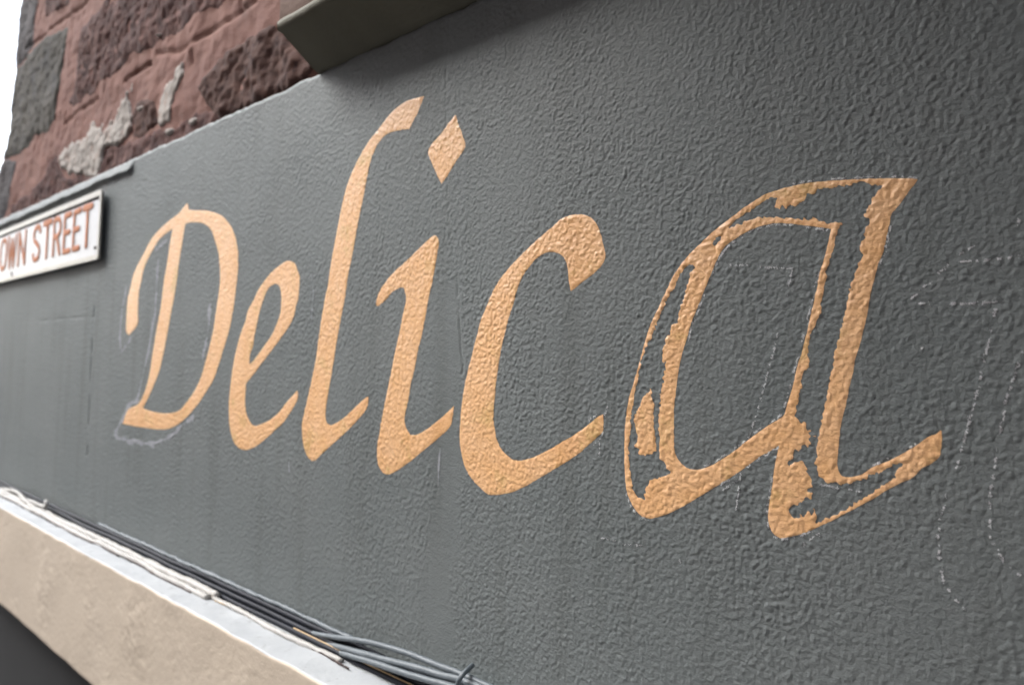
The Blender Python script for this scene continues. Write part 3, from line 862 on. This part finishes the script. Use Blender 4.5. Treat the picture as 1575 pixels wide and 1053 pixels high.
c = tube("painted_cable", along(150, 560, -.0032, .0205, .003, 366, 50, .3), .0032, MAT['gcable'], seg=8, lump=.55, seed=9)
tag(c, "lumpy thin grey painted cable where the wall meets the black bundle", "cable")
for k, (xa, xb, yy) in enumerate(((-50, 60, -.0375), (70, 215, -.0385), (225, 330, -.038), (360, 470, -.0300), (480, 575, -.0285))):
    tube("dirt_seam", along(xa, xb, yy, .0004, .006, 350, 30, .9), .0013, MAT['dark'] if k != 3 else MAT['tan'], ledge, seg=6, lump=.6, seed=10 + k)

g = "white painted-over cables on the ledge"
c = tube("painted_cable", along(-60, 357, -.0225, .0030, .006, 340, 60, .9), .0058, MAT['wcable'], seg=10, lump=.3, seed=1)
tag(c, "thick lumpy white painted cable ending abruptly beside the black cables", "cable", g)
c = tube("painted_cable", along(-60, 352, -.0325, .0016, .007, 350, 60, .9), .0050, MAT['wcable'], seg=10, lump=.3, seed=2)
tag(c, "outer lumpy white painted cable along the ledge", "cable", g)
c = tube("painted_cable", along(330, 556, -.0250, .0012, .006, 356, 40, .9), .0038, MAT['wcable'], seg=8, lump=.3, seed=3)
tag(c, "thin stained white cable continuing along the ledge", "cable", g)
c = tube("painted_cable", pl([(-6, 753, -.018), (10, 753, -.019), (24, 756, -.020), (33, 763, -.022), (42, 772, -.026), (58, 784, -.026), (72, 792, -.028), (88, 803, -.030)], -.03),
         .0046, MAT['wcable'], seg=9, lump=.32, seed=4)
tag(c, "short looped white painted cable end at the left", "cable", g)
c = tube("painted_cable", pl([(0, 764, -.028), (14, 765, -.028), (30, 769, -.027), (46, 770, -.024), (60, 776, -.022), (71, 778, -.020), (71, 770, -.018)], -.03),
         .0042, MAT['wcable'], seg=9, lump=.32, seed=5)
tag(c, "white cable stub with an upturned tip at the left", "cable", g)

g = "grey painted cables at the end of the ledge"
c = tube("painted_cable", pl([(440, 962, -.006), (480, 973, -.009), (512, 979, -.011), (545, 983, -.013), (580, 990, -.014), (615, 1000, -.015), (648, 1012, -.016),
                              (675, 1023, -.017), (705, 1034, -.018), (745, 1052, -.018), (800, 1078, -.018), (860, 1108, -.018)], 0), .0033, MAT['gcable'], seg=9, lump=.10, seed=6)
tag(c, "grey painted cable arching up off the bundle", "cable", g)
c = tube("painted_cable", pl([(462, 978, -.006), (520, 994, -.012), (560, 1005, -.017), (600, 1016, -.018), (640, 1026, -.02), (680, 1038, -.02), (712, 1046, -.02), (760, 1066, -.02), (840, 1104, -.02)], 0),
         .0040, MAT['gcable'], seg=9, lump=.10, seed=7)
tag(c, "thick grey painted cable below the arching one", "cable", g)
c = tube("painted_cable", pl([(490, 995, -.010), (560, 1014, -.020), (600, 1027, -.024), (640, 1040, -.025), (680, 1051, -.025), (720, 1063, -.025), (800, 1096, -.025)], 0),
         .0035, MAT['gcable'], seg=9, lump=.10, seed=8)
tag(c, "lowest grey painted cable beside the black bundle", "cable", g)
c = tube("cable_tie", pl([(727, 1022, -.012), (718, 1030, -.022), (709, 1040, -.030), (704, 1052, -.032), (705, 1064, -.026)], 0), .0026, MAT['gcable'], seg=7)
tag(c, "grey painted tie holding the grey cables together", "cable tie")

# ------------------------------------------------------------------ street sign
sign = empty("street_sign")
tag(sign, "white enamel street name sign with rust orange letters", "sign")
YP = -.0105
tr = unproj(159, 291, YP); br = unproj(153, 397, YP)
sxr = .5 * (tr[0] + br[0]); szt = unproj(80, 324, YP)[2]; szb = unproj(80, 416, YP)[2]
sxl = unproj(-22, 400, YP)[0]
def rounded(x0, x1, z0, z1, r, n=5):
    out = []
    for cx, cz, a0 in ((x1 - r, z1 - r, 0), (x0 + r, z1 - r, 90), (x0 + r, z0 + r, 180), (x1 - r, z0 + r, 270)):
        for k in range(n + 1):
            a = math.radians(a0 + 90 * k / n); out.append((cx + r * math.cos(a), cz + r * math.sin(a)))
    return out
def prism(name, outer, y0, y1, mat, parent, inner=None):
    n = len(outer)
    if inner is None:
        V = [(x, y1, z) for x, z in outer] + [(x, y0, z) for x, z in outer]
        Fc = [tuple(range(n)), tuple(range(2 * n - 1, n - 1, -1))] + [(i, n + i, n + (i + 1) % n, (i + 1) % n) for i in range(n)]
    else:
        V = [(x, y1, z) for x, z in outer] + [(x, y1, z) for x, z in inner] + [(x, y0, z) for x, z in outer] + [(x, y0, z) for x, z in inner]
        Fc = []
        for i in range(n):
            j = (i + 1) % n
            Fc += [(i, j, n + j, n + i), (i, 2 * n + i, 2 * n + j, j), (n + i, n + j, 3 * n + j, 3 * n + i)]
    return mesh_obj(name, V, Fc, mat, parent, smooth=False)
o1 = rounded(sxl, sxr, szb, szt, .010); hgt = szt - szb
prism("plate", o1, YP + .003, YP, MAT['sign'], sign)
i1 = rounded(sxl + .010, sxr - .010, szb + .010, szt - .012, .006)
prism("rim", o1, YP + .0025, YP - .0035, MAT['signrim'], sign, i1)
# dark line inside the top rim
prism("border_line", rounded(sxl + .011, sxr - .016, szt - .0165, szt - .0138, .0008, 2), YP, YP - .0012, MAT['dark'], sign)
for (px, py) in ((154.5, 306.5), (147, 381)):
    q = unproj(px, py, YP)
    prism("screw", [(q[0] + .006 * math.cos(a), q[2] + .0034 * math.sin(a)) for a in np.linspace(0, 6.283, 11)[:-1]], YP, YP - .002, MAT['dark'], sign)
    
zc0 = unproj(129, 383, YP)[2]; zc1 = unproj(136, 314.5, YP)[2]
GL = {  # stroke skeletons in a unit box
    'T': [[(0, 1), (1, 1)], [(.5, 1), (.5, 0)]],
    'E': [[(1, 1), (0, 1), (0, 0), (1, 0)], [(0, .52), (.85, .52)]],
    'R': [[(0, 0), (0, 1), (.6, 1), (.9, .92), (1, .76), (.9, .6), (.6, .5), (0, .5)], [(.5, .5), (1, 0)]],
    'S': [[(1, .82), (.86, .96), (.5, 1), (.14, .95), (0, .78), (.12, .6), (.5, .5), (.88, .38), (1, .22), (.86, .05), (.5, 0), (.14, .04), (0, .18)]],
    'N': [[(0, 0), (0, 1), (1, 0), (1, 1)]],
    'W': [[(0, 1), (.25, 0), (.5, .9), (.75, 0), (1, 1)]],
    'O': [[(.5, 1), (.85, .92), (1, .7), (1, .3), (.85, .08), (.5, 0), (.15, .08), (0, .3), (0, .7), (.15, .92), (.5, 1)]],
}
sw = .0061
for ch, pa, pb in (('O', 1.0, 11), ('W', 12.5, 25.5), ('N', 28.5, 40), ('S', 51, 62.5), ('T', 66, 79.5), ('R', 82, 94), ('E', 98, 109.5), ('E', 112.5, 124), ('T', 126.5, 141.5)):
    ym = 352 + (132 - (pa + pb) / 2) * .27
    xa = unproj(pa, ym, YP)[0] + sw; xb = unproj(pb, ym, YP)[0] - sw
    xs = np.arange(xa - .02, xb + .02, .0022); zs = np.arange(zc0 - .012, zc1 + .012, .0022)
    X, Z = np.meshgrid(xs, zs); F = np.full(X.shape, 1e3)
    for st in GL[ch]:
        P = np.array([(xa + p[0] * (xb - xa), zc0 + sw + p[1] * (zc1 - zc0 - 2 * sw)) for p in st])
        F = np.minimum(F, seg_dist(X, Z, P, False))
    F = F - sw * (1.25 if ch in 'T' else 1.1) + .0008 * noise(X, Z, .012, 400)
    Yl = YP - .0006 - .0012 * np.clip(-F / .002, 0, 1)
    patch(xs, zs, F, Yl, "letter", MAT['rust'], sign)
for px, py, w, h in ((18, 421, .0022, .012), (85, 333, .002, .010)):
    q = unproj(px, py, YP)
    prism("rust_drip", [(q[0] - w, q[2] + h * .5), (q[0] - w * .8, q[2] - h * .3), (q[0], q[2] - h * .5), (q[0] + w * .7, q[2] - h * .2), (q[0] + w, q[2] + h * .5)],
          YP, YP - .0022, MAT['dark'], sign)

# ------------------------------------------------------------------ street
def sheet(name, x0, x1, y0, y1, z, mat):
    o = mesh_obj(name, [(x0, y0, z), (x1, y0, z), (x1, y1, z), (x0, y1, z)], [(0, 1, 2, 3)], mat, smooth=False)
    return tag(o, kind='structure')
sheet("ground", -400, 400, -400, 400, -.13, MAT['road'])
o = box("pavement", -60, 30, -1.9, .0, -.12, GROUND, MAT['pave']); tag(o, kind='structure')
o = box("opposite_building", -20, 25, -16, -6.5, -.12, 9.5, MAT['sill']); tag(o, kind='structure')
o = box("added_shade_canopy", -0.93, 1.6, -1.0, .012, 2.65, 2.77, MAT['sill']); tag(o, kind='structure')  # unseen canopy, added overhead to darken the right side of the wall
print("built; tris approx", sum(len(o.data.polygons) * 2 for o in COL.objects if o.type == 'MESH'))
